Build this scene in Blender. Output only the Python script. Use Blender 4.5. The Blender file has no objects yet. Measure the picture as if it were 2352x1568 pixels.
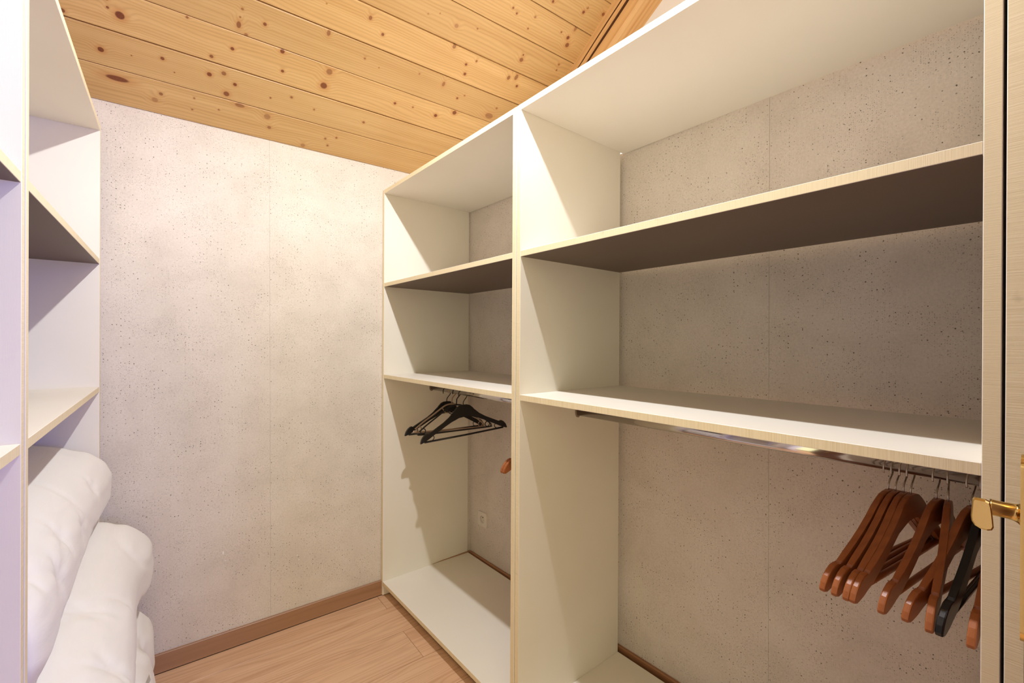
import bpy, bmesh, math, random
from mathutils import Vector, Matrix, noise
random.seed(7)
sc = bpy.context.scene
col = sc.collection
PI = math.pi
# ------------------------------------------------------------------ camera
cam_d = bpy.data.cameras.new('camera'); cam = bpy.data.objects.new('camera', cam_d); col.objects.link(cam)
cam_d.sensor_width = 36.0; cam_d.lens = 36.0*1028.08/2352.0; cam_d.clip_start = 0.01
cam.location = (0, 0, 1.25); cam.rotation_euler = (PI/2-0.0046, 0, -0.6844)
sc.camera = cam
# ------------------------------------------------------------------ light and exposure
sc.view_settings.view_transform = 'Standard'; sc.view_settings.look = 'None'
sc.view_settings.exposure = 0.0; sc.view_settings.gamma = 1.0; sc.view_settings.use_curve_mapping = False
W = bpy.data.worlds.new('world'); sc.world = W; W.use_nodes = True
W.node_tree.nodes['Background'].inputs[0].default_value = (1.0, 0.93, 0.54, 1)
W.node_tree.nodes['Background'].inputs[1].default_value = 1.85
def lamp(name, kind, loc, energy, color, size=0.05, size_y=None, target=None):
    d = bpy.data.lights.new(name, kind); o = bpy.data.objects.new(name, d); col.objects.link(o)
    d.energy = energy; d.color = color; o.location = loc
    if kind == 'AREA':
        d.shape = 'RECTANGLE'; d.size = size; d.size_y = size_y or size
    else: d.shadow_soft_size = size
    if target is not None:
        o.rotation_euler = (Vector(target)-Vector(loc)).to_track_quat('-Z', 'Y').to_euler()
    return o
lb = lamp('closet_bulb', 'SPOT', (0.532, 0.84, 2.485), 92, (0.90, 0.935, 1.0), 0.016)      # bulb in a shade that throws its light down
lb.data.spot_size = PI; lb.data.spot_blend = 0.55
lamp('bulb_spill', 'POINT', (0.532, 0.84, 2.485), 5, (1.0, 0.97, 0.93), 0.03)                # what leaks out above the shade
lamp('daylight_window', 'AREA', (1.0, -1.9, 1.35), 48, (0.01, 0.08, 1.0), 0.8, 1.3, (-0.3, 1.2, 1.2))

# ------------------------------------------------------------------ node helpers
class NT:
    def __init__(s, name):
        s.m = bpy.data.materials.new(name); s.m.use_nodes = True; s.t = s.m.node_tree
        s.b = s.t.nodes['Principled BSDF']
    def n(s, ty, **kw):
        nd = s.t.nodes.new(ty)
        for k, v in kw.items():
            if k == 'i':
                for a, b in v.items():
                    if isinstance(b, bpy.types.NodeSocket): s.t.links.new(b, nd.inputs[a])
                    else: nd.inputs[a].default_value = b
            else: setattr(nd, k, v)
        return nd
    def math(s, op, a, b=0.0, c=0.0, clamp=False):
        nd = s.n('ShaderNodeMath', operation=op, use_clamp=clamp, i={0: a, 1: b, 2: c}); return nd.outputs[0]
    def vm(s, op, a, b=(0, 0, 0), c=(0, 0, 0)):
        nd = s.n('ShaderNodeVectorMath', operation=op, i={0: a, 1: b, 2: c})
        return nd.outputs['Value'] if op in ('LENGTH', 'DISTANCE', 'DOT_PRODUCT') else nd.outputs[0]
    def obj(s): return s.n('ShaderNodeTexCoord').outputs['Object']
    def noise(s, vec, scale, detail=3, rough=0.5, dist=0.0):
        nd = s.n('ShaderNodeTexNoise', i={'Vector': vec, 'Scale': scale, 'Detail': detail, 'Roughness': rough, 'Distortion': dist})
        return nd.outputs[0]
    def ramp(s, f, stops):
        nd = s.n('ShaderNodeValToRGB', i={0: f}); e = nd.color_ramp.elements
        while len(e) > 1: e.remove(e[-1])
        e[0].position = stops[0][0]; e[0].color = (*stops[0][1], 1)
        for p, c in stops[1:]:
            k = e.new(p); k.color = (*c, 1)
        return nd.outputs[0]
    def mr(s, v, a, b, c=0.0, d=1.0, smooth=False):
        nd = s.n('ShaderNodeMapRange', i={0: v, 1: a, 2: b, 3: c, 4: d}); nd.clamp = True
        if smooth: nd.interpolation_type = 'SMOOTHSTEP'
        return nd.outputs[0]
    def mix(s, f, a, b, bt='MIX'):
        nd = s.n('ShaderNodeMix', data_type='RGBA', blend_type=bt)
        for k, v in ((0, f), (6, a), (7, b)):
            if isinstance(v, bpy.types.NodeSocket): s.t.links.new(v, nd.inputs[k])
            else: nd.inputs[k].default_value = (*v, 1) if isinstance(v, tuple) and len(v) == 3 else v
        return nd.outputs[2]
    def bump(s, h, strength, dist=0.001):
        nd = s.n('ShaderNodeBump', i={'Height': h, 'Strength': strength, 'Distance': dist})
        s.t.links.new(nd.outputs[0], s.b.inputs['Normal'])
    def out(s, color=None, rough=0.5, metal=0.0, spec=None):
        if color is not None:
            if isinstance(color, bpy.types.NodeSocket): s.t.links.new(color, s.b.inputs['Base Color'])
            else: s.b.inputs['Base Color'].default_value = (*color, 1)
        if isinstance(rough, bpy.types.NodeSocket): s.t.links.new(rough, s.b.inputs['Roughness'])
        else: s.b.inputs['Roughness'].default_value = rough
        s.b.inputs['Metallic'].default_value = metal
        if spec is not None: s.b.inputs['Specular IOR Level'].default_value = spec
        return s.m
def rgb(r, g, b):
    f = lambda c: ((c/255)/12.92 if c/255 <= 0.04045 else ((c/255+0.055)/1.055)**2.4)
    return (f(r), f(g), f(b))

# ------------------------------------------------------------------ materials
def m_melamine():
    t = NT('cream_melamine'); p = t.obj()
    a = t.noise(p, 900, 2); w = t.noise(t.vm('MULTIPLY', p, (700, 700, 60)), 1.0, 2)
    c = t.mix(t.mr(t.noise(p, 3, 3), .35, .65), rgb(239, 230, 214), rgb(242, 234, 219))
    t.bump(t.math('ADD', a, w), 0.12, 0.0004)
    return t.out(c, 0.48)
def m_edge(vert):
    t = NT('beige_edge_banding'); p = t.obj()
    s = (8, 8, 900) if vert else (8, 900, 8)
    w = t.noise(t.vm('MULTIPLY', p, s), 1.0, 2, 0.6)
    c = t.ramp(w, [(.25, rgb(226, 208, 166)), (.5, rgb(241, 224, 183)), (.75, rgb(248, 233, 196))])
    st = t.mr(t.noise(t.vm('ADD', p, (3.1, 1.7, .4)), 14, 3), .70, .76)
    c = t.mix(t.math('MULTIPLY', st, .35), c, rgb(150, 125, 80))
    t.bump(w, 0.35, 0.0006)
    return t.out(c, 0.45)
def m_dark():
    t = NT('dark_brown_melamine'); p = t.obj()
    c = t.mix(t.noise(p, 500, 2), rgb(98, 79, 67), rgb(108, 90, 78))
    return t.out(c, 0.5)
def m_concrete():
    t = NT('concrete_wallpaper'); p = t.obj()
    sx = t.n('ShaderNodeSeparateXYZ', i={0: p}); flat = t.n('ShaderNodeCombineXYZ', i={0: t.math('ADD', sx.outputs[0], sx.outputs[1]), 1: sx.outputs[2]}).outputs[0]
    base = t.ramp(t.noise(p, 5, 6, .62, .3), [(.3, rgb(219, 207, 193)), (.5, rgb(229, 217, 203)), (.72, rgb(236, 225, 212))])
    fine = t.noise(p, 160, 4, .7)
    base = t.mix(t.mr(fine, .35, .7, 0, .30), base, rgb(176, 163, 147))
    def pores(scale, thr, rnd, mask_s, m0, m1, off):
        q = t.vm('ADD', flat, off)
        q = t.vm('ADD', q, t.vm('MULTIPLY', t.n('ShaderNodeTexNoise', i={'Vector': q, 'Scale': scale*1.5, 'Detail': 1}).outputs[1], (.25/scale, .25/scale, .25/scale)))
        nd = t.n('ShaderNodeTexVoronoi', feature='F1', voronoi_dimensions='2D', i={'Vector': q, 'Scale': scale, 'Randomness': 1.0})
        ran = t.n('ShaderNodeSeparateColor', i={0: nd.outputs['Color']}).outputs[0]
        size = t.mr(ran, rnd, 1.0, 0.0, thr)
        d = t.math('SUBTRACT', size, nd.outputs['Distance'])
        m = t.mr(d, 0.0, 0.06)
        k = t.mr(t.noise(t.vm('ADD', q, (5, 2, 1)), mask_s, 3), m0, m1)
        return t.math('MULTIPLY', m, k)
    a = pores(85, .17, .50, 7, .38, .52, (0, 0, 0))
    b = pores(230, .30, .40, 9, .38, .56, (3, 1, 7))
    c = t.mix(t.math('MULTIPLY', b, .55), base, rgb(120, 104, 88))
    c = t.mix(t.math('MULTIPLY', a, .85), c, rgb(72, 58, 48))
    t.bump(t.math('SUBTRACT', t.math('MULTIPLY', fine, .3), t.math('ADD', a, b)), 0.35, 0.0006)
    return t.out(c, 0.75, spec=.2)
def m_plain(name, c, rough=.5, metal=0.0, nz=0, amt=.1):
    t = NT(name)
    if nz:
        p = t.obj(); f = t.noise(p, nz, 3)
        c2 = tuple(x*(1-amt) for x in c); t.bump(f, .15, .0005)
        return t.out(t.mix(f, c, c2), rough, metal)
    f = t.noise(t.obj(), 60, 2)
    return t.out(c, t.mr(f, .2, .8, rough*.92, rough*1.08), metal)
def wood(name, light, mid, dark, knots=(), freq=130.0, seed=0.0, rough=.5, along=1.6, kc=None, halo=None, wob=.012, contrast=1.0, axis='x'):
    """grain runs along local x, rings counted across local y; knots bend the grain"""
    t = NT(name); p = t.obj()
    if axis == 'z': p = t.n('ShaderNodeCombineXYZ', i={0: t.n('ShaderNodeSeparateXYZ', i={0: p}).outputs[2], 1: t.n('ShaderNodeSeparateXYZ', i={0: p}).outputs[0], 2: t.n('ShaderNodeSeparateXYZ', i={0: p}).outputs[1]}).outputs[0]
    if axis == 'y': p = t.n('ShaderNodeCombineXYZ', i={0: t.n('ShaderNodeSeparateXYZ', i={0: p}).outputs[1], 1: t.n('ShaderNodeSeparateXYZ', i={0: p}).outputs[0], 2: t.n('ShaderNodeSeparateXYZ', i={0: p}).outputs[2]}).outputs[0]
    sp = t.n('ShaderNodeSeparateXYZ', i={0: p})
    y = t.math('ADD', sp.outputs[1], t.math('MULTIPLY', sp.outputs[2], .6))
    q = t.vm('ADD', t.vm('MULTIPLY', p, (along, 9, 9)), (seed, seed*.7, 0))
    big = t.noise(q, 1.0, 2, .45)
    F = t.math('MULTIPLY_ADD', big, wob*7, y)
    mask = 0.0; hal = 0.0
    for (u, v, r, dk, el) in knots:
        d = t.vm('MULTIPLY_ADD', p, (1/(r*el), 1/r, 0.0), (-u/(r*el), -v/r, 0))
        L = t.vm('LENGTH', d)
        F = t.math('ADD', F, t.mr(L, 0.6, 4.5 if el < 2 else 3.0, r*1.5, 0.0, True))
        mk = t.mr(L, .75, 1.1, dk, 0.0, True)
        mask = t.math('MAXIMUM', mask, mk)
        hal = t.math('MAXIMUM', hal, t.mr(L, .9, 2.6, dk*.55, 0.0, True))
    ring = t.math('SINE', t.math('MULTIPLY', F, freq*2*PI))
    ring = t.mr(ring, -1, 1, 0, 1)
    ring = t.math('POWER', ring, 2.2)
    vary = t.mr(t.noise(t.vm('ADD', t.vm('MULTIPLY', p, (along*.8, 26, 26)), (seed*3, 1, 2)), 1.0, 3), .3, .75)
    fib = t.noise(t.vm('ADD', t.vm('MULTIPLY', p, (14, 900, 900)), (seed, 0, 0)), 1.0, 2)
    c = t.mix(vary, light, mid)
    c = t.mix(t.math('MULTIPLY', t.math('MULTIPLY', ring, t.mr(vary, 0, 1, .25, .6)), contrast), c, dark)
    c = t.mix(t.math('MULTIPLY', t.mr(fib, .4, .7), .16), c, dark)
    if knots:
        c = t.mix(hal, c, halo or dark)
        kn = t.mr(t.noise(p, 260, 2), .3, .7)
        c = t.mix(mask, c, t.mix(kn, kc or rgb(110, 58, 30), tuple(x*1.7 for x in (kc or rgb(110, 58, 30)))))
    t.bump(t.math('ADD', t.math('MULTIPLY', ring, .5), fib), .12, .0005)
    return t.out(c, rough)
def m_cloth():
    t = NT('white_cotton'); p = t.obj()
    w = t.noise(p, 1400, 2); s = t.noise(t.vm('MULTIPLY', p, (60, 14, 60)), 1.0, 3, .5, .8)
    t.bump(t.math('ADD', t.math('MULTIPLY', w, .12), t.math('MULTIPLY', s, .5)), .35, .004)
    t.b.inputs['Sheen Weight'].default_value = .15
    return t.out(rgb(238, 233, 222), .85)
M = dict(face=m_melamine(), edge_v=m_edge(True), edge_h=m_edge(False), dark=m_dark(), concrete=m_concrete(), cloth=m_cloth(),
    white=m_plain('white_paint', rgb(245, 242, 236), .6, 0, 40, .03), socket=m_plain('ivory_plastic', rgb(232, 222, 208), .35),
    pin=m_plain('dark_hole', rgb(40, 32, 26), .6), steel=m_plain('steel_pin', rgb(150, 140, 125), .3, 1.0),
    black=m_plain('black_plastic', rgb(24, 20, 19), .38), taupe=m_plain('taupe_plastic', rgb(168, 140, 118), .45),
    chrome=m_plain('chrome', rgb(205, 200, 196), .12, 1.0), chrome2=m_plain('hook_wire', rgb(190, 180, 170), .18, 1.0),
    brass=m_plain('polished_brass', rgb(228, 196, 122), .17, 1.0), backing=m_plain('roof_underlay', rgb(70, 48, 30), .9, 0, 30, .2),
    blackwood=m_plain('black_lacquer', rgb(14, 13, 15), .22), plastic=m_plain('grey_flange', rgb(150, 128, 108), .4),
    tag=m_plain('tag_cloth', rgb(240, 236, 228), .8), navy=m_plain('tag_print', rgb(45, 45, 75), .8),
    slab=m_plain('plaster', rgb(214, 204, 190), .8, 0, 30, .05))
M['base'] = wood('baseboard_oak', rgb(176, 134, 100), rgb(164, 122, 90), rgb(134, 96, 68), [(.62, .03, .007, .5, 1)], 60, 3.1, .42, along=1.0, contrast=.5)
M['base_y'] = wood('baseboard_oak_side', rgb(172, 122, 84), rgb(160, 110, 74), rgb(128, 84, 54), (), 60, 5.1, .42, axis='y', contrast=.5)
M['door'] = wood('door_veneer', rgb(120, 72, 40), rgb(100, 58, 32), rgb(62, 34, 18), (), 60, 9.1, .4, axis='z')
M['hanger'] = wood('reddish_hanger_wood', rgb(166, 94, 42), rgb(146, 78, 34), rgb(98, 48, 20), (), 45, 2.2, .36, along=2, contrast=.45)
M['crack_shade'] = m_plain('painted_crack_shade', rgb(112, 66, 34), .8, 0, 60, .3)  # shade inside the rafter cracks, painted as a dark colour on the groove faces
M['rafter'] = wood('rafter_spruce', rgb(232, 188, 128), rgb(218, 166, 104), rgb(176, 116, 64), (), 45, 8.8, .6, along=.6, contrast=.6)

# ------------------------------------------------------------------ mesh helpers
def link(name, bm, mats, parent=None, smooth=False):
    me = bpy.data.meshes.new(name); bm.to_mesh(me); bm.free()
    for m in (mats if isinstance(mats, (list, tuple)) else [mats]): me.materials.append(m)
    if smooth:
        for f in me.polygons: f.use_smooth = True
    o = bpy.data.objects.new(name, me); col.objects.link(o)
    if parent is not None: o.parent = parent
    return o
def tag(o, label=None, cat=None, group=None, kind=None):
    for k, v in (('label', label), ('category', cat), ('group', group), ('kind', kind)):
        if v: o[k] = v
    return o
def thing(name, label, cat, loc=(0, 0, 0), rot=(0, 0, 0), group=None):
    o = bpy.data.objects.new(name, None); col.objects.link(o); o.location = loc; o.rotation_euler = rot
    return tag(o, label, cat, group)
def box(bm, x0, x1, y0, y1, z0, z1, bev=0.0, seg=1, mf=None):
    vs = [bm.verts.new(c) for c in ((x0,y0,z0),(x1,y0,z0),(x1,y1,z0),(x0,y1,z0),(x0,y0,z1),(x1,y0,z1),(x1,y1,z1),(x0,y1,z1))]
    fs = [bm.faces.new([vs[i] for i in q]) for q in ((3,2,1,0),(4,5,6,7),(0,1,5,4),(1,2,6,5),(2,3,7,6),(3,0,4,7))]
    # order: bottom, top, front(-y), right(+x), back(+y), left(-x)
    if mf:
        for f, i in zip(fs, mf): f.material_index = i
    if bev:
        es = {e for f in fs for e in f.edges}
        bmesh.ops.bevel(bm, geom=list(es), offset=bev, segments=seg, profile=.5, affect='EDGES')
    return fs
def boxo(name, dims, mats, parent=None, bev=0.0006, seg=1, mf=None):
    bm = bmesh.new(); box(bm, *dims, bev=bev, seg=seg, mf=mf)
    bmesh.ops.recalc_face_normals(bm, faces=bm.faces)
    return link(name, bm, mats, parent)
def tube(bm, pts, r, n=10, closed=False, cap=True, ry=None, up=None):
    pts = [Vector(p) for p in pts]; N = len(pts); rings = []
    rr = r if isinstance(r, (list, tuple)) else [r]*N
    prev = None
    for i, p in enumerate(pts):
        a = pts[(i-1) % N] if (closed or i > 0) else p
        b = pts[(i+1) % N] if (closed or i < N-1) else p
        t = (b-a).normalized()
        if up is not None: u = Vector(up)
        elif prev is None: u = Vector((0, 0, 1)) if abs(t.z) < .9 else Vector((0, 1, 0))
        else: u = prev
        s = t.cross(u).normalized(); u = s.cross(t).normalized(); prev = u
        rings.append([bm.verts.new(p + s*math.cos(2*PI*k/n)*rr[i] + u*math.sin(2*PI*k/n)*(ry or rr[i])) for k in range(n)])
    for i in range(N if closed else N-1):
        A, B = rings[i], rings[(i+1) % N]
        for k in range(n): bm.faces.new((A[k], A[(k+1) % n], B[(k+1) % n], B[k]))
    if cap and not closed:
        bm.faces.new(list(reversed(rings[0]))); bm.faces.new(rings[-1])
def smooth_pts(P, k=6):
    P = [Vector(p) for p in P]; out = []
    for i in range(len(P)-1):
        a, b, c, d = P[max(i-1, 0)], P[i], P[i+1], P[min(i+2, len(P)-1)]
        for j in range(k):
            t = j/k
            out.append(.5*((2*b)+(c-a)*t+(2*a-5*b+4*c-d)*t*t+(-a+3*b-3*c+d)*t**3))
    out.append(P[-1]); return out
def extrude_outline(bm, pts, y0, y1, bev=0.0, seg=2):
    lo = [bm.verts.new((x, y0, z)) for x, z in pts]; hi = [bm.verts.new((x, y1, z)) for x, z in pts]
    n = len(pts); fs = [bm.faces.new(lo), bm.faces.new(list(reversed(hi)))]
    rim = [e for f in fs for e in f.edges]
    for i in range(n): bm.faces.new((lo[i], hi[i], hi[(i+1) % n], lo[(i+1) % n]))
    if bev: bmesh.ops.bevel(bm, geom=rim, offset=bev, segments=seg, profile=.5, affect='EDGES', clamp_overlap=True)
    bmesh.ops.recalc_face_normals(bm, faces=bm.faces)
    big = [f for f in bm.faces if len(f.verts) > 8]
    bmesh.ops.triangulate(bm, faces=big)

# ------------------------------------------------------------------ room shell
AW = -0.0357; YW = 2.1237; XR0 = 0.4464; ZC = 2.0922; T = 0.65
def yw(x): return YW+AW*(x-XR0)
room = Matrix.Rotation(math.atan(AW), 4, 'Z')
ang = math.atan(AW)
# floor: screed with laminate planks that run parallel to the end wall
fl = boxo('floor', (-1.6, 2.2, -2.6, 2.35, -.05, -.008), M['backing'], bev=0); tag(fl, kind='structure')
rows = [(-9, 1.9822), (1.9822, 1.785), (1.785, 1.5935)]
PW = 0.1955
fmats = []
FK = [[(-.33, .09, .004, .4, 2.5), (-.02, .06, .003, .35, 2)], [(.17, .135, .006, .35, 2), (-.2, .05, .008, .4, 2)], [(.55, .03, .003, .6, 1), (-.35, .12, .006, .4, 2)], [(.12, .1, .005, .4, 2)]]
for k in range(9):
    fmats.append(wood('laminate_oak_%d' % k, rgb(228, 188, 150), rgb(216, 172, 134), rgb(184, 134, 98), FK[k % 4] if k < 8 else (), [46, 34, 60, 40][k % 4], 11.3+k*3.7, .38, along=1.1, kc=rgb(120, 74, 44), wob=.045, contrast=.9))
ends = {0: [-.40, .866], 1: [.2-.95, 1.3], 2: [-.42, .861], 3: [-.05, 1.24], 4: [.45], 5: [-.3, .95], 6: [.2], 7: [.7], 8: [-.1], 9: [.5], 10: [.1], 11: [.6], 12: [-.2]}
origin_f = Vector((0, yw(0), 0))
for r in range(22):
    b = 2.0*.0 + (yw(.43)-1.9822+.0) if r == 0 else None
    hi = -.0 if r == 0 else .1352+PW*(r-1)
    lo = .1352+PW*r
    es = [-1.2]+ends.get(r, [.3])+[2.0]
    for j in range(len(es)-1):
        bm = bmesh.new(); box(bm, es[j]+.0005, es[j+1]-.0005, -lo+.0009, -hi-(.0009 if r else -.05), -.008, 0, bev=.0011)
        bmesh.ops.recalc_face_normals(bm, faces=bm.faces)
        # shift local so the grain is per plank
        off = Vector((0, -lo, 0))
        for v in bm.verts: v.co -= off
        o = link('plank', bm, fmats[(r*2+j*5) % 9], fl)
        o.matrix_world = Matrix.Translation(origin_f) @ room @ Matrix.Translation(off)
        o.matrix_parent_inverse = Matrix()
# end wall with wallpaper strips
def slab(name, x0, x1, y0, y1, z0, z1, mat, M_=Matrix(), kind='structure', parent=None, bev=0.0):
    bm = bmesh.new(); box(bm, x0, x1, y0, y1, z0, z1, bev=bev)
    bmesh.ops.recalc_face_normals(bm, faces=bm.faces)
    o = link(name, bm, mat, parent); o.matrix_world = M_
    if kind and parent is None: tag(o, kind=kind)
    return o
EW = Matrix.Translation((0, yw(0), 0)) @ room
wall_end = slab('wall_end', -.95, 1.9, .0015, .15, -.05, 2.6, M['slab'], EW)
for a, b in ((-.95, -.653), (-.653, .4058), (.4058, 1.64)):
    slab('wallpaper_strip', a+.0003, b-.0003, 0, .0015, 0, ZC+.03, M['concrete'], EW, parent=wall_end)
# baseboard along the end wall
slab('baseboard_end', -.75, 1.40, -.013, -.0002, 0.001, .0718, M['base'], EW, bev=.002)
slab('trim_1', -.75, 1.40, -.0135, 0, 0.0, .0015, M['backing'], EW)
# right wall (low partition behind the shelving) and the white gable above it
RA = 0.0128
RW = Matrix.Translation((1.411, 1.4, 0)) @ Matrix.Rotation(math.atan(RA), 4, 'Z')
wr = slab('wall_right', .0015, .20, -2.2, .74, -.05, 2.16, M['slab'], RW)
for a, b in ((-2.2, -.8564), (-.8564, -.2), (-.2, .70)):
    slab('wallpaper_strip', 0, .0015, a+.0003, b-.0003, 0, 2.16, M['concrete'], RW, parent=wr)
slab('baseboard_right', -.0135, -.0002, -1.45, .68, 0.001, .0718, M['base_y'], RW, bev=.002)
slab('wall_gable', 1.615, 1.75, -.3, 2.15, 2.1, 3.9, M['white'])
# left wall, front wall with the door opening
slab('wall_left', -.86, -.735, -.3, 2.3, 0, 3.9, M['white'])
slab('wall_front', -.86, -.50, -.30, -.16, 0, 3.9, M['white'])
slab('wall_front_right', .62, 1.75, -.30, -.16, 0, 3.9, M['white'])
slab('wall_front_lintel', -.50, .62, -.30, -.16, 2.12, 3.9, M['white'])
# ceiling: tongue and groove pine boards on a sloping deck
k = math.hypot(1, T); cs, sn = 1/k, T/k
CM = Matrix.Translation((0, yw(0), ZC)) @ room @ Matrix(((1, 0, 0, 0), (0, -cs, sn, 0), (0, sn, cs, 0), (0, 0, 0, 1)))
ce = slab('ceiling', -.9, 1.8, -.12, 3.0, .013, .06, M['backing'], CM)
KN = {0: [(-.073,.102,.0100,.95,3.2),(.027,.057,.0095,.4,1),(.045,.087,.0063,.7,1),(.143,.105,.0033,.7,1),(.138,.056,.0033,.7,1),(.221,.084,.0034,.7,1),(.384,.109,.0124,.45,1),(.397,.063,.0072,.6,1),(.534,.018,.0096,.4,1),(.615,.078,.0048,.7,1),(.658,.096,.0048,.7,1),(.631,.047,.0049,.7,1),(.287,.126,.0085,.6,2)],
1: [(-.108,.054,.0085,1,1),(-.031,.064,.0022,.8,1),(.051,.086,.006,.9,1),(.084,.048,.0023,.8,1),(.185,.079,.0079,.95,1),(.228,.099,.008,.7,1),(.265,.069,.0065,.95,1),(.241,.022,.0099,.85,1),(.385,.057,.0034,.8,1),(.456,.085,.0052,.7,1),(.545,.061,.0036,.7,1),(.748,.069,.0058,.7,1)],
2: [(1.041,.075,.008,.95,1),(1.12,.117,.0101,.9,1),(-.053,.057,.0124,1,1),(-.081,.069,.004,.9,1),(-.082,.094,.0053,.7,1),(-.187,.015,.0066,.9,1),(.117,.123,.0043,.7,1),(.247,.07,.0062,.9,1),(.188,.019,.0062,.8,1),(.41,.049,.0058,.9,1),(.567,.106,.012,.6,1),(.559,.045,.0131,.9,1),(.848,.069,.0057,.9,1),(.928,.078,.0039,.7,1),(.399,.121,.008,.9,1)],
3: [(.283,.004,.0061,.6,1),(.259,.029,.0119,.75,.6),(.265,.083,.0044,.6,1),(.261,.055,.003,.7,1),(.334,.062,.0061,.85,1),(.534,.114,.0112,.6,.6),(.678,.074,.0043,.6,1),(.739,.06,.0026,.6,1),(.901,.095,.0037,.5,1),(1.016,.092,.0114,.6,.6),(1.102,.055,.0049,.9,1),(1.129,.078,.0039,.6,1),(1.307,.076,.0052,.6,1),(1.29,.029,.0147,.5,1.5)],
4: [(.507,.076,.0023,.6,1),(.657,.091,.008,.7,.8),(.715,.054,.0058,.85,1),(.994,.121,.0107,.6,.7),(1.073,.074,.0056,.9,1),(1.086,.036,.0066,.9,1),(1.11,.103,.0056,.7,.8),(1.286,.094,.0099,.7,.8),(1.32,.109,.0139,.65,.6),(1.345,.075,.0061,.85,1)],
5: [(.849,.057,.0033,.4,1),(.891,.076,.0025,.6,1),(.969,.062,.0086,.4,1),(1.054,.086,.0035,.6,1),(1.297,.074,.0038,.9,1),(1.3,.053,.0096,.7,1),(1.485,.103,.005,.6,1),(1.49,.078,.004,.7,1)],
6: [(1.155,.076,.0044,.8,1),(1.18,.065,.0044,.8,1),(1.262,.086,.0054,.5,1),(1.257,.037,.0037,.8,1),(1.409,.085,.0038,.8,1),(1.453,.079,.0077,.9,1),(1.469,.053,.0097,.8,1),(1.463,.122,.0114,.55,.6)],
7: [(1.301,.034,.0053,.9,1),(1.455,.058,.0065,.9,1),(1.463,.078,.0055,.5,1),(1.548,.089,.0075,.8,1)]}
J = [0.0, .1364, .2648, .3943, .5233, .6536, .7873, .9166, 1.0504]
while J[-1] < 2.85: J.append(J[-1]+.1315)
gaps = [.0008, .0014, .0036, .0014, .0038, .0040, .0018, .0018]
pine = []
for i, g_ in enumerate((1.0, .985, 1.02, .97, 1.03, .99, 1.0, .98)):
    pine.append(wood('pine_board_%d' % i, rgb(*[c*g_ for c in (224, 187, 128)]), rgb(*[c*g_ for c in (209, 166, 106)]), rgb(168, 120, 68), KN[i], [95, 120, 80, 105, 90, 70, 110, 85][i], 2.0+i*5.3, .45, along=1.0+.3*(i % 3), halo=rgb(196, 132, 72), kc=rgb(104, 52, 26), contrast=.62))
for i in range(len(J)-1):
    g = gaps[i+1] if i+1 < len(gaps) else .001
    w = J[i+1]-J[i]
    bm = bmesh.new()
    # profile across the board: small chamfers, recessed tongue
    b0 = .003 if i == 0 else 0.0
    prof = [(.0004+b0, .013), (.0004+b0, .0022), (.0022+b0, 0), (w-g-.0022, 0), (w-g, .0022), (w-g, .0100), (w, .0100), (w, .013)]
    A = [bm.verts.new((-.88, y, z)) for y, z in prof]; B = [bm.verts.new((1.68, y, z)) for y, z in prof]
    for a in range(len(prof)):
        b = (a+1) % len(prof); bm.faces.new((A[a], A[b], B[b], B[a]))
    bm.faces.new(A); bm.faces.new(list(reversed(B)))
    bmesh.ops.recalc_face_normals(bm, faces=bm.faces)
    o = link('board', bm, pine[i if i < 8 else (i*3) % 8], ce)
    o.matrix_parent_inverse = Matrix(); o.matrix_world = CM @ Matrix.Translation((0, J[i], 0))
# rafter against the gable, with drying cracks
raf = bpy.data.objects.new('rafter', None)
def rafter():
    bm = bmesh.new(); X0 = 1.556; X1 = 1.66; D = .138
    n = 90; rings = []
    for i in range(n+1):
        v = .35+i*(2.05/n)
        w1 = .0072*max(0, math.sin((v-.45)*2.1))*(1+.4*noise.noise((v*9, 0, 0)))+.0006
        w2 = .0034*max(0, math.sin((v-.2)*1.7))+.0004
        c1 = .075+.004*noise.noise((v*3, 2, 0)); c2 = .040+.003*noise.noise((v*4, 5, 0))
        ex = .0015*noise.noise((v*5, 9, 1))
        prof = [(X0, -.002), (X0+ex, c2-w2), (X0+.020, c2), (X0+ex, c2+w2), (X0+ex, c1-w1), (X0+.045, c1), (X0+ex, c1+w1), (X0+ex, D-.006), (X0+.008, D), (X1, D), (X1, -.002)]
        rings.append([bm.verts.new((x, v, -d)) for x, d in prof])
    m = len(rings[0])
    for i in range(n):
        for a in range(m):
            f = bm.faces.new((rings[i][a], rings[i][(a+1) % m], rings[i+1][(a+1) % m], rings[i+1][a]))
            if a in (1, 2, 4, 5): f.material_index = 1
    bm.faces.new(rings[0]); bm.faces.new(list(reversed(rings[-1])))
    bmesh.ops.recalc_face_normals(bm, faces=bm.faces)
    # grain along local x: store the mesh rotated
    for v in bm.verts: v.co = Vector((v.co.y, v.co.x-1.5, v.co.z))
    bmesh.ops.recalc_face_normals(bm, faces=bm.faces)
    o = link('rafter', bm, [M['rafter'], M['crack_shade']])
    # map back: local x = slope distance, local y = x-1.5
    B = Matrix(((0, 1, 0, 1.5), (1, 0, 0, 0), (0, 0, 1, 0), (0, 0, 0, 1)))
    o.matrix_world = CM @ B
    o.data.flip_normals() if False else None
    return o
bpy.data.objects.remove(raf)
tag(rafter(), 'thick cracked wooden rafter running up the plank ceiling beside the white gable', 'beam')

# ------------------------------------------------------------------ shelving units
t_ = .0182; DEP = .494; LEAN = .0068
ZT, S1, S2, BT = 1.957, 1.5208, 1.0752, .0664
FACE = (M['face'], M['edge_v'], M['edge_h'], M['dark'])
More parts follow.
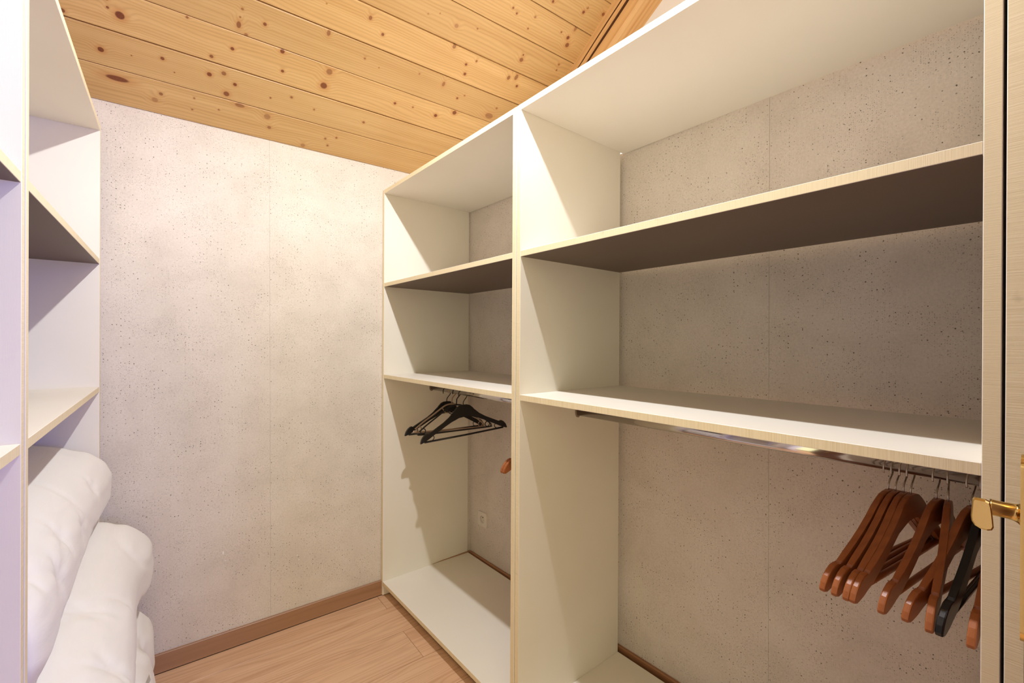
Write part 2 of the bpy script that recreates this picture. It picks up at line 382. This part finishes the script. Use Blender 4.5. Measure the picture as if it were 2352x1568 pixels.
# unit local frame: front at x=0, back at x=DEP, y along the front, sgn=-1 mirrors (left row)
def shelf_unit(label, loc, rot, width, sgn=1, tilt=0.0, rod=True, deep=0.0, group=None, cut=None):
    u = thing('shelving_unit', label, 'shelving', loc, rot, group)
    ft = 5 if sgn > 0 else 3          # which face is the front edge (left or right)
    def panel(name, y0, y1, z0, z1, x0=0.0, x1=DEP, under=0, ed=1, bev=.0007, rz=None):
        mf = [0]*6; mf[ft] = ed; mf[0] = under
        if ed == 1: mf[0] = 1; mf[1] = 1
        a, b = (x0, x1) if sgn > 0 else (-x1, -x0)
        o = boxo(name, (a, b, y0, y1, z0, z1), FACE, u, bev, 1, mf)
        return o
    panel('side_panel', 0, t_, 0.0, ZT+t_); panel('side_panel', width-t_, width, 0.0, ZT+t_)
    panel('top_panel', t_+.0002, width-t_-.0002, ZT, ZT+t_, ed=2, x1=DEP+deep)
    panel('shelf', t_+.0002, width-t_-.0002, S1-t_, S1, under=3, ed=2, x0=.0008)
    s = panel('shelf', t_+.0002, width-t_-.0002, S2-t_, S2, ed=2, x0=.0008, under=0)
    if tilt: 
        s.rotation_euler = (tilt, 0, 0); s.location.z = -math.sin(tilt)*t_*0 - S2*(math.cos(tilt)-1); s.location.y = math.sin(tilt)*S2
    panel('bottom_panel', t_+.0002, width-t_-.0002, BT-t_, BT, ed=2, x0=.0004)
    panel('plinth', t_+.0002, width-t_-.0002, 0.001, BT-t_-.0004, x0=.036, x1=.052, ed=0)
    if rod:
        ro = bpy.data.objects.new
        bm = bmesh.new(); xr = .262*sgn
        n = 20
        def ov(y, rx, rz):
            r = []
            for q in range(n):
                a = 2*PI*q/n; c, s_ = math.cos(a), math.sin(a)
                z = s_*(rz-rx); 
                r.append(bm.verts.new((xr+c*rx, y, 1.0+ (math.copysign(rz-rx, s_) if abs(s_) > 1e-6 else 0)+s_*rx)))
            return r
        A = ov(t_+.003, .0075, .015); B = ov(width-t_-.003, .0075, .015)
        for q in range(n): bm.faces.new((A[q], A[(q+1) % n], B[(q+1) % n], B[q]))
        bm.faces.new(A); bm.faces.new(B); bmesh.ops.recalc_face_normals(bm, faces=bm.faces)
        r = link('hanging_rod', bm, M['chrome'], u, True)
        for y in (t_+.0002, width-t_-.0052):
            bm = bmesh.new(); n2 = 24
            ringsA = []
            for yy, rx, rz in ((y, .0115, .0205), (y+.005, .0115, .0205)):
                ringsA.append([bm.verts.new((xr+math.cos(2*PI*q/n2)*rx, yy, 1.0-.001+math.sin(2*PI*q/n2)*rz)) for q in range(n2)])
            for q in range(n2): bm.faces.new((ringsA[0][q], ringsA[0][(q+1) % n2], ringsA[1][(q+1) % n2], ringsA[1][q]))
            bm.faces.new(ringsA[0]); bm.faces.new(ringsA[1]); bmesh.ops.recalc_face_normals(bm, faces=bm.faces)
            link('rod_socket', bm, M['plastic'], r)
    return u
XR = .8863
rotR = (0, LEAN, 0)
shelf_unit('cream open wardrobe unit in the far right corner with black hangers and a wall socket', (XR, 1.0797, .004), rotR, 1.0236, deep=.007)
shelf_unit('wide cream open wardrobe unit on the right with reddish wooden hangers under its middle shelf', (XR, .0503, .004), rotR, 1.0257, deep=.0195)
shelf_unit('cream panel edge of the next wardrobe unit at the right margin behind the brass handle', (XR, -.145, .004), rotR, .1917, rod=False)
AL = -math.atan(.0348)
def left_loc(y): return (-.1662+.0348*(y-1.0714), y, .004)
LR = (0, .0054, AL)
shelf_unit('cream open wardrobe unit on the left holding rolled white duvets', left_loc(1.1047), LR, .9850, sgn=-1, tilt=.010, rod=False)
shelf_unit('bluish lit cream wardrobe unit at the left margin, empty, nearest the camera', left_loc(.1400), LR, .9560, sgn=-1, rod=False)

# ------------------------------------------------------------------ hangers
def wood_hanger_outline():
    top = [(0, 0), (.014, -.0006), (.028, -.004), (.042, -.012), (.056, -.024), (.075, -.041), (.10, -.061), (.125, -.079), (.150, -.0955), (.168, -.1065), (.1705, -.1115), (.1745, -.1125), (.178, -.108), (.188, -.1105), (.198, -.117), (.207, -.126), (.214, -.137), (.2178, -.1475)]
    bot = [(.2165, -.1525), (.209, -.1540), (.203, -.150), (.192, -.143), (.178, -.1375), (.160, -.1290), (.135, -.112), (.110, -.094), (.085, -.075), (.065, -.061), (.045, -.0515), (.022, -.0465), (0, -.045)]
    R = top+bot; L = [(-x, z) for x, z in reversed(R[1:-1])]
    return R+L
def hook_pts(z0):
    return smooth_pts([(0, 0, z0), (0, 0, z0+.012), (.006, 0, z0+.022), (.017, 0, z0+.034), (.0205, 0, z0+.046), (.0165, 0, z0+.0600), (.0085, 0, z0+.0665), (0, 0, z0+.0682), (-.0085, 0, z0+.0665), (-.0165, 0, z0+.060), (-.0200, 0, z0+.049), (-.0190, 0, z0+.040)], 5)
HM = {}
def hanger_meshes(mat, name):
    bm = bmesh.new(); extrude_outline(bm, wood_hanger_outline(), -.0052, .0052, .0022, 2)
    for v in bm.verts: v.co.y += .010*(abs(v.co.x)/.218)**2
    body = bpy.data.meshes.new('body'); bm.to_mesh(body); bm.free(); body.materials.append(mat)
    bm = bmesh.new(); tube(bm, [(-.172, .0065, -.131), (-.09, .0065, -.1315), (0, .0065, -.132), (.09, .0065, -.1315), (.172, .0065, -.131)], .0055, 12)
    bar = bpy.data.meshes.new('bar'); bm.to_mesh(bar); bm.free(); bar.materials.append(mat)
    for f in bar.polygons: f.use_smooth = True
    bm = bmesh.new(); tube(bm, hook_pts(-.003), .0016, 8)
    hk = bpy.data.meshes.new('hook'); bm.to_mesh(hk); bm.free(); hk.materials.append(M['chrome2'])
    for f in hk.polygons: f.use_smooth = True
    return body, bar, hk
def place_hanger(meshes, names, label, group, x, y, z, phi, roll=0.0, flip=False, obname='wooden_hanger'):
    t = thing(obname, label, 'hanger', (x, y, z), (0, roll, -phi + (PI if flip else 0)), group)
    for me, n in zip(meshes, names):
        o = bpy.data.objects.new(n, me); col.objects.link(o); o.parent = t
        if n == 'hook' and obname == 'wooden_hanger': o['label'] = 'shiny steel hook'
    if obname == 'plastic_hanger': t.scale = (1.055, 1, 1.055); t.location.z -= .0040
    return t
wood_m = hanger_meshes(M['hanger'], 'wood'); blk_m = hanger_meshes(M['blackwood'], 'black')
NM = ('body', 'trouser_bar', 'hook')
RG = 'wooden hangers on the right rail'
def rodx(y): return 1.153
spec = [(.2175, 11.6, 'leftmost reddish wooden hanger of the row under the right shelf', wood_m),
        (.2065, 9.6, 'second reddish wooden hanger from the left, pressed between its neighbours on the right rail', wood_m),
        (.1835, 8.6, 'third reddish wooden hanger from the left, its shoulder tip catching orange light', wood_m),
        (.1945, 8.2, 'reddish wooden hanger tucked between the second and the orange tipped third one, mostly hidden', wood_m),
        (.1470, 8.0, 'reddish wooden hanger hanging alone in the middle of the right rail', wood_m),
        (.1310, -3.6, 'reddish wooden hanger with a bright orange lit tip, left of the black one', wood_m),
        (.1010, 12.4, 'reddish wooden hanger turned askew between the brightly lit tip and the black hanger', wood_m),
        (.0860, 5.4, 'glossy black wooden hanger beside the brass door handle', blk_m)]
for y, ph, lab, ms in spec:
    place_hanger(ms, NM, lab, RG if ms is wood_m else None, rodx(y), y, .9487, math.radians(ph), 0, flip=False)
place_hanger(wood_m, NM, 'reddish wooden hanger farthest right, half hidden by the cream side panel', RG, rodx(0), .0720, .9487, math.radians(.0))
CG = 'hangers on the far left rail'
place_hanger(wood_m, NM, 'orange wooden hanger tip peeking past the double panel edge, the left one of two', CG, 1.1500, 1.1960, .9487, math.radians(-1.0))
place_hanger(wood_m, NM, 'orange wooden hanger tip right against the double panel edge, the right one of two', CG, 1.1500, 1.1820, .9487, math.radians(-.2))
# black broad plastic hangers
def plastic_outline():
    top = [(0, 0), (.016, -.001), (.030, -.006), (.042, -.017), (.054, -.034), (.070, -.049), (.10, -.066), (.135, -.084), (.165, -.099), (.1700, -.1045), (.1735, -.1040), (.1760, -.0990), (.184, -.1005), (.195, -.108), (.204, -.120), (.2085, -.133), (.209, -.1385)]
    bot = [(.204, -.1385), (.194, -.1345), (.186, -.131), (.172, -.1245), (.150, -.1120), (.120, -.0965), (.090, -.081), (.062, -.068), (.045, -.060), (.028, -.056), (0, -.054)]
    R = top+bot; L = [(-x, z) for x, z in reversed(R[1:-1])]
    return R+L
def plastic_meshes():
    bm = bmesh.new(); extrude_outline(bm, plastic_outline(), -.0050, .0050, .0022, 2)
    body = bpy.data.meshes.new('body'); bm.to_mesh(body); bm.free(); body.materials.append(M['black'])
    bm = bmesh.new(); tube(bm, [(-.190, 0, -.1345), (0, 0, -.1360), (.190, 0, -.1345)], .0042, 10)
    bar = bpy.data.meshes.new('trouser_bar'); bm.to_mesh(bar); bm.free(); bar.materials.append(M['black'])
    lug = []
    for s in (-1, 1):
        bm = bmesh.new(); tube(bm, smooth_pts([(s*.150, 0, -.112), (s*.146, 0, -.120), (s*.150, 0, -.129), (s*.160, 0, -.1335)], 4), .0018, 8)
        l = bpy.data.meshes.new('skirt_hook'); bm.to_mesh(l); bm.free(); l.materials.append(M['black']); lug.append(l)
    bm = bmesh.new(); tube(bm, hook_pts(-.003), .0021, 8)
    hk = bpy.data.meshes.new('hook'); bm.to_mesh(hk); bm.free(); hk.materials.append(M['black'])
    for me in (bar, *lug, hk):
        for f in me.polygons: f.use_smooth = True
    return (body, bar, *lug, hk)
def tubular_meshes(mat):
    bm = bmesh.new()
    P = smooth_pts([(-.1480, 0, -.1255), (-.158, 0, -.118), (-.166, 0, -.1085), (-.178, 0, -.1135), (-.188, 0, -.1200), (-.150, 0, -.0920), (-.10, 0, -.060), (-.055, 0, -.030), (-.030, 0, -.0165), (0, 0, -.012), (.030, 0, -.0165), (.055, 0, -.030), (.10, 0, -.060), (.150, 0, -.0920), (.188, 0, -.1200), (.190, 0, -.130), (.180, 0, -.1355), (0, 0, -.1360), (-.180, 0, -.1355), (-.190, 0, -.128)][4:], 5)
    tube(bm, P, .0036, 10)
    body = bpy.data.meshes.new('frame'); bm.to_mesh(body); bm.free(); body.materials.append(mat)
    lug = []
    for s in (-1, 1):
        bm = bmesh.new(); tube(bm, [(s*.170+math.cos(a)*.0125, 0, -.1205+math.sin(a)*.0125) for a in [2*PI*i/18 for i in range(18)]], .0022, 8, closed=True)
        l = bpy.data.meshes.new('end_loop'); bm.to_mesh(l); bm.free(); l.materials.append(mat); lug.append(l)
        bm = bmesh.new(); tube(bm, smooth_pts([(s*.052, 0, -.030), (s*.044, 0, -.040), (s*.036, 0, -.050), (s*.022, 0, -.054), (s*.008, 0, -.050)], 5), .0022, 8)
        l = bpy.data.meshes.new('skirt_hook'); bm.to_mesh(l); bm.free(); l.materials.append(mat); lug.append(l)
    bm = bmesh.new(); tube(bm, hook_pts(-.013)[:-1], .0028, 8)
    for v in bm.verts: v.co.z += .0 if v.co.z < 0 else .0
    hk = bpy.data.meshes.new('hook'); bm.to_mesh(hk); bm.free(); hk.materials.append(mat)
    for me in (body, *lug, hk):
        for f in me.polygons: f.use_smooth = True
    # taller hook so that the frame hangs at the same height
    for v in hk.vertices:
        if v.co.z > .0: v.co.z += .0125
    return (body, *lug, hk)
pm = plastic_meshes(); tt = tubular_meshes(M['taupe']); tb = tubular_meshes(M['black'])
PN = ('body', 'trouser_bar', 'skirt_hook', 'skirt_hook', 'hook'); TN = ('frame', 'end_loop', 'skirt_hook', 'end_loop', 'skirt_hook', 'hook')
LX = 1.1500
place_hanger(pm, PN, 'broad black plastic hanger in front of the others in the far corner unit', CG, LX, 1.770, .9487, math.radians(10), math.radians(-4.5), obname='plastic_hanger')
place_hanger(pm, PN, 'broad black plastic hanger at the back of the corner unit, behind the thin tubular ones', CG, LX, 1.920, .9487, math.radians(2), math.radians(.5), obname='plastic_hanger')
place_hanger(tt, TN, 'thin taupe tubular plastic hanger with looped ends in the corner unit', CG, LX, 1.872, .9487, math.radians(2), math.radians(2.5), obname='tubular_hanger')
place_hanger(tb, TN, 'thin black tubular plastic hanger between the taupe one and the front black one', CG, LX, 1.830, .9487, math.radians(6), math.radians(.0), obname='tubular_hanger')

# ------------------------------------------------------------------ wall socket
def socket():
    t = thing('wall_socket', 'square ivory wall socket low on the wall inside the far corner unit', 'socket', (1.4115-.0128*.56, 1.965, .281), (0, 0, math.atan(RA)))
    bm = bmesh.new(); w = .040; hgt = .0395
    # plate with a round hole made from a ring of quads
    n = 48; R = .0195
    front = []; inner = []; back = []; deep = []
    for i in range(n):
        a = 2*PI*i/n; c, s = math.cos(a), math.sin(a); q = max(abs(c), abs(s)); e = .004
        px, pz = c/q*w, s/q*hgt
        L = math.hypot(px, pz); 
        if L > .0525: px, pz = px*.0525/L, pz*.0525/L
        front.append(bm.verts.new((-.0085, px*.965, pz*.965))); back.append(bm.verts.new((0, px, pz)))
        mid = None
        inner.append(bm.verts.new((-.0085, c*R, s*R))); deep.append(bm.verts.new((.004, c*R*.95, s*R*.95)))
    for i in range(n):
        j = (i+1) % n
        bm.faces.new((front[i], inner[i], inner[j], front[j])); bm.faces.new((back[i], front[i], front[j], back[j])); bm.faces.new((inner[i], deep[i], deep[j], inner[j]))
    bm.faces.new(deep); bmesh.ops.recalc_face_normals(bm, faces=bm.faces)
    link('cover_plate', bm, M['socket'], t)
    bm = bmesh.new(); tube(bm, [(.0035, 0, .0105), (-.006, 0, .0105), (-.0075, 0, .0105)], [.0024, .0024, .0012], 10); link('earth_pin', bm, M['steel'], t, True)
    for s in (-1, 1):
        bm = bmesh.new(); tube(bm, [(.0038, s*.0095, -.001), (.0030, s*.0095, -.001)], .0024, 12); link('contact_hole', bm, M['pin'], t)
    return t
socket()

# ------------------------------------------------------------------ duvets
def duvet(name, label, group, xs, zs, y0, y1, front, pinches, seed, expo=2.6, skew=0.0, wr=.003, taper=0.0):
    """rolled duvet: superellipse section swept along y; front(y) gives the x of its front"""
    bm = bmesh.new(); nu, nv = 150, 120; rings = []
    for i in range(nu+1):
        s = i/nu; y = y0+(y1-y0)*s
        xf = front(y); xb = xs; zl, zh = zs(y)
        cx, cz = (xf+xb)/2, (zl+zh)/2; ax, az = (xf-xb)/2, (zh-zl)/2
        e = min(s, 1-s)/.09
        cap = 1.0 if e >= 1 else (1-(1-e)**2.6)**.42
        ring = []
        for j in range(nv):
            a = 2*PI*j/nv; c, n_ = math.cos(a), math.sin(a)
            x = math.copysign(abs(c)**(2/expo), c); z = math.copysign(abs(n_)**(2/expo), n_)
            sx = 1-.45*(1-cap); sz = cap
            px = cx+ax*x*(1-.12*(1-cap)); pz = cz+az*z*(.45+.55*cap)+skew*(px-cx)
            nrm = Vector((c, 0, n_))
            P = Vector((px, y, pz))
            d = .006*noise.noise(Vector((P.x*5, P.y*3.2, P.z*5))+Vector((seed, 0, 0)))
            d += wr*noise.noise(Vector((P.x*24, P.y*6, P.z*34))+Vector((0, seed, 0)))
            r1 = abs(noise.noise(Vector((P.x*9+P.z*7, P.y*4.0, seed*2.1))))
            d -= wr*.9*max(0, 1-r1*9)
            for (py, pa, dep, rad) in pinches:
                dy = y-py; da = ((a-pa+PI) % (2*PI)-PI)*az*1.1
                rr = math.hypot(dy, da); th = math.atan2(da, dy)
                d -= dep*math.exp(-(rr/rad)**2)
                d += dep*.14*math.cos(th*6+seed)*math.exp(-((rr-rad*1.2)/(rad*1.1))**2)
            P += nrm*d
            ring.append(bm.verts.new(P))
        rings.append(ring)
    for i in range(nu):
        for j in range(nv): bm.faces.new((rings[i][j], rings[i][(j+1) % nv], rings[i+1][(j+1) % nv], rings[i+1][j]))
    bm.faces.new(rings[0]); bm.faces.new(list(reversed(rings[-1])))
    bmesh.ops.recalc_face_normals(bm, faces=bm.faces)
    o = link(name, bm, M['cloth'], None, True)
    return tag(o, label, 'duvet', group)
DG = 'rolled white duvets in the left unit'
def lerp(a, b, t): return a+(b-a)*t
def ty(y): return (y-1.15)/(2.03-1.15)
duvet('rolled_duvet', 'topmost rolled white duvet under the left shelf, dimpled by quilting', DG, -.655, lambda y: (lerp(.565, .655, ty(y)), lerp(.86, .945, ty(y))), 1.135, 2.050,
      lambda y: lerp(-.140, -.086, ty(y))-.010*math.sin(ty(y)*3), [(1.80, .35, .008, .022), (1.60, .15, .008, .024), (1.46, .45, .009, .025), (1.34, .2, .010, .030), (1.25, .7, .01, .03)], 1.7, 2.5, skew=-.10)
duvet('rolled_duvet', 'middle rolled white duvet of the left pile, bulging farthest into the room', DG, -.650, lambda y: (lerp(.335, .375, ty(y)), lerp(.600, .690, ty(y))), 1.135, 2.045,
      lambda y: -.024+.044/(1+math.exp(-(y-1.84)/.035)), [(1.30, .5, .009, .03), (1.50, .9, .008, .03)], 5.3, 2.7, skew=-.09, wr=.0035)
duvet('rolled_duvet', 'lowest rolled white duvet of the left pile with a sewn label, near the floorboards', DG, -.650, lambda y: (.074, lerp(.335, .375, ty(y))), 1.135, 2.040,
      lambda y: .016 - .012*math.exp(-((y-1.80)/.05)**2), [(1.80, .2, .012, .04), (1.55, .3, .012, .04)], 9.1, 3.2, wr=.005)

low = [o for o in bpy.data.objects if o.get('label', '').startswith('lowest rolled')][0]
bm = bmesh.new(); box(bm, 0, .0006, -.014, .014, -.030, 0); bmesh.ops.recalc_face_normals(bm, faces=bm.faces)
tg = link('care_label', bm, M['tag'], low); tg.location = (.004, 1.470, .388); tg.rotation_euler = (0, .35, .1); tg['label'] = 'small white sewn label'
for q, (a, b, c, d) in enumerate(((-.010, .004, -.014, -.007), (-.010, .009, -.020, -.017), (-.010, .006, -.026, -.023))):
    bm = bmesh.new(); box(bm, .0006, .0008, a, b, c, d); bmesh.ops.recalc_face_normals(bm, faces=bm.faces)
    link('label_print', bm, M['navy'], tg)
# small tears in the wallpaper that show white plaster
strip = [o for o in bpy.data.objects if o.name.startswith('wallpaper_strip') and o.parent == wall_end]
def tear(u, z, w, h, par):
    bm = bmesh.new(); n = 9; lo = []; hi = []
    for i in range(n):
        a = 2*PI*i/n; r = .7+.5*random.random()
        lo.append(bm.verts.new((u+math.cos(a)*w*r, -.0001, z+math.sin(a)*h*r))); hi.append(bm.verts.new((u+math.cos(a)*w*r*.9, -.0005, z+math.sin(a)*h*r*.9)))
    for i in range(n): bm.faces.new((lo[i], lo[(i+1) % n], hi[(i+1) % n], hi[i]))
    bm.faces.new(hi); bmesh.ops.recalc_face_normals(bm, faces=bm.faces)
    o = link('wallpaper_tear', bm, M['white'], par); o.matrix_parent_inverse = Matrix(); return o
tear(.2362, .3894, .0030, .0085, strip[1]); tear(.2440, .3560, .0035, .0016, strip[1]); tear(.5104, .3004, .0030, .0022, strip[2]); tear(.5180, .2780, .0042, .0010, strip[2])
# ------------------------------------------------------------------ door with brass handle
door = boxo('door_1', (.56, 1.34, -.0215, .0180, .008, 2.04), M['door'], None, .0015); tag(door, kind='structure')
def plate():
    bm = bmesh.new(); pts = []
    for i in range(25):
        a = PI*i/24; pts.append((.72+math.cos(a)*.0165, 1.1130+math.sin(a)*.0150))
    for i in range(25):
        a = PI+PI*i/24; pts.append((.72+math.cos(a)*.0165, .9460+math.sin(a)*.0150))
    extrude_outline(bm, pts, .0181, .0258, .0025, 3)
    return link('handle_plate', bm, M['brass'], door)
plate()
bm = bmesh.new()
tube(bm, smooth_pts([(.722, .0255, 1.0640), (.722, .0290, 1.0642), (.721, .034, 1.0648), (.719, .041, 1.0655), (.718, .049, 1.0662)], 4), [.0125]*1+[.0118, .0110, .0102, .0096, .0092, .0089, .0087, .0086, .0085, .0084, .0084, .0084, .0084, .0085, .0086, .0087], 24, up=(0, 0, 1))
hd = link('door_handle', bm, M['brass'], door, True)
bm = bmesh.new()
# lever grip: a shell shaped block, flat towards the room, curling under
sec = [(.0462, .0150), (.0500, .0165), (.0605, .0168), (.0620, .0140), (.0635, -.0060), (.0628, -.0120), (.0600, -.0165), (.0540, -.0195), (.0480, -.0200), (.0440, -.0185), (.0425, -.0150), (.0430, -.0080), (.0440, .0020), (.0450, .0100)]
secs = []
for i, (x, sc_, dz) in enumerate([(.6300, .72, .0165), (.6315, .80, .0165), (.6340, .83, .0165), (.66, .80, .0105), (.70, .70, .0020), (.728, .60, -.0040), (.731, .50, -.0040)]):
    secs.append([bm.verts.new((x, (.0530+(y-.0530)*sc_)*x/.700, 1.0640+dz+z*sc_)) for y, z in sec])
for a, b in zip(secs[:-1], secs[1:]):
    for q in range(len(sec)): bm.faces.new((a[q], a[(q+1) % len(sec)], b[(q+1) % len(sec)], b[q]))
bm.faces.new(secs[0]); bm.faces.new(secs[-1]); bmesh.ops.recalc_face_normals(bm, faces=bm.faces)
link('lever', bm, M['brass'], hd, False)
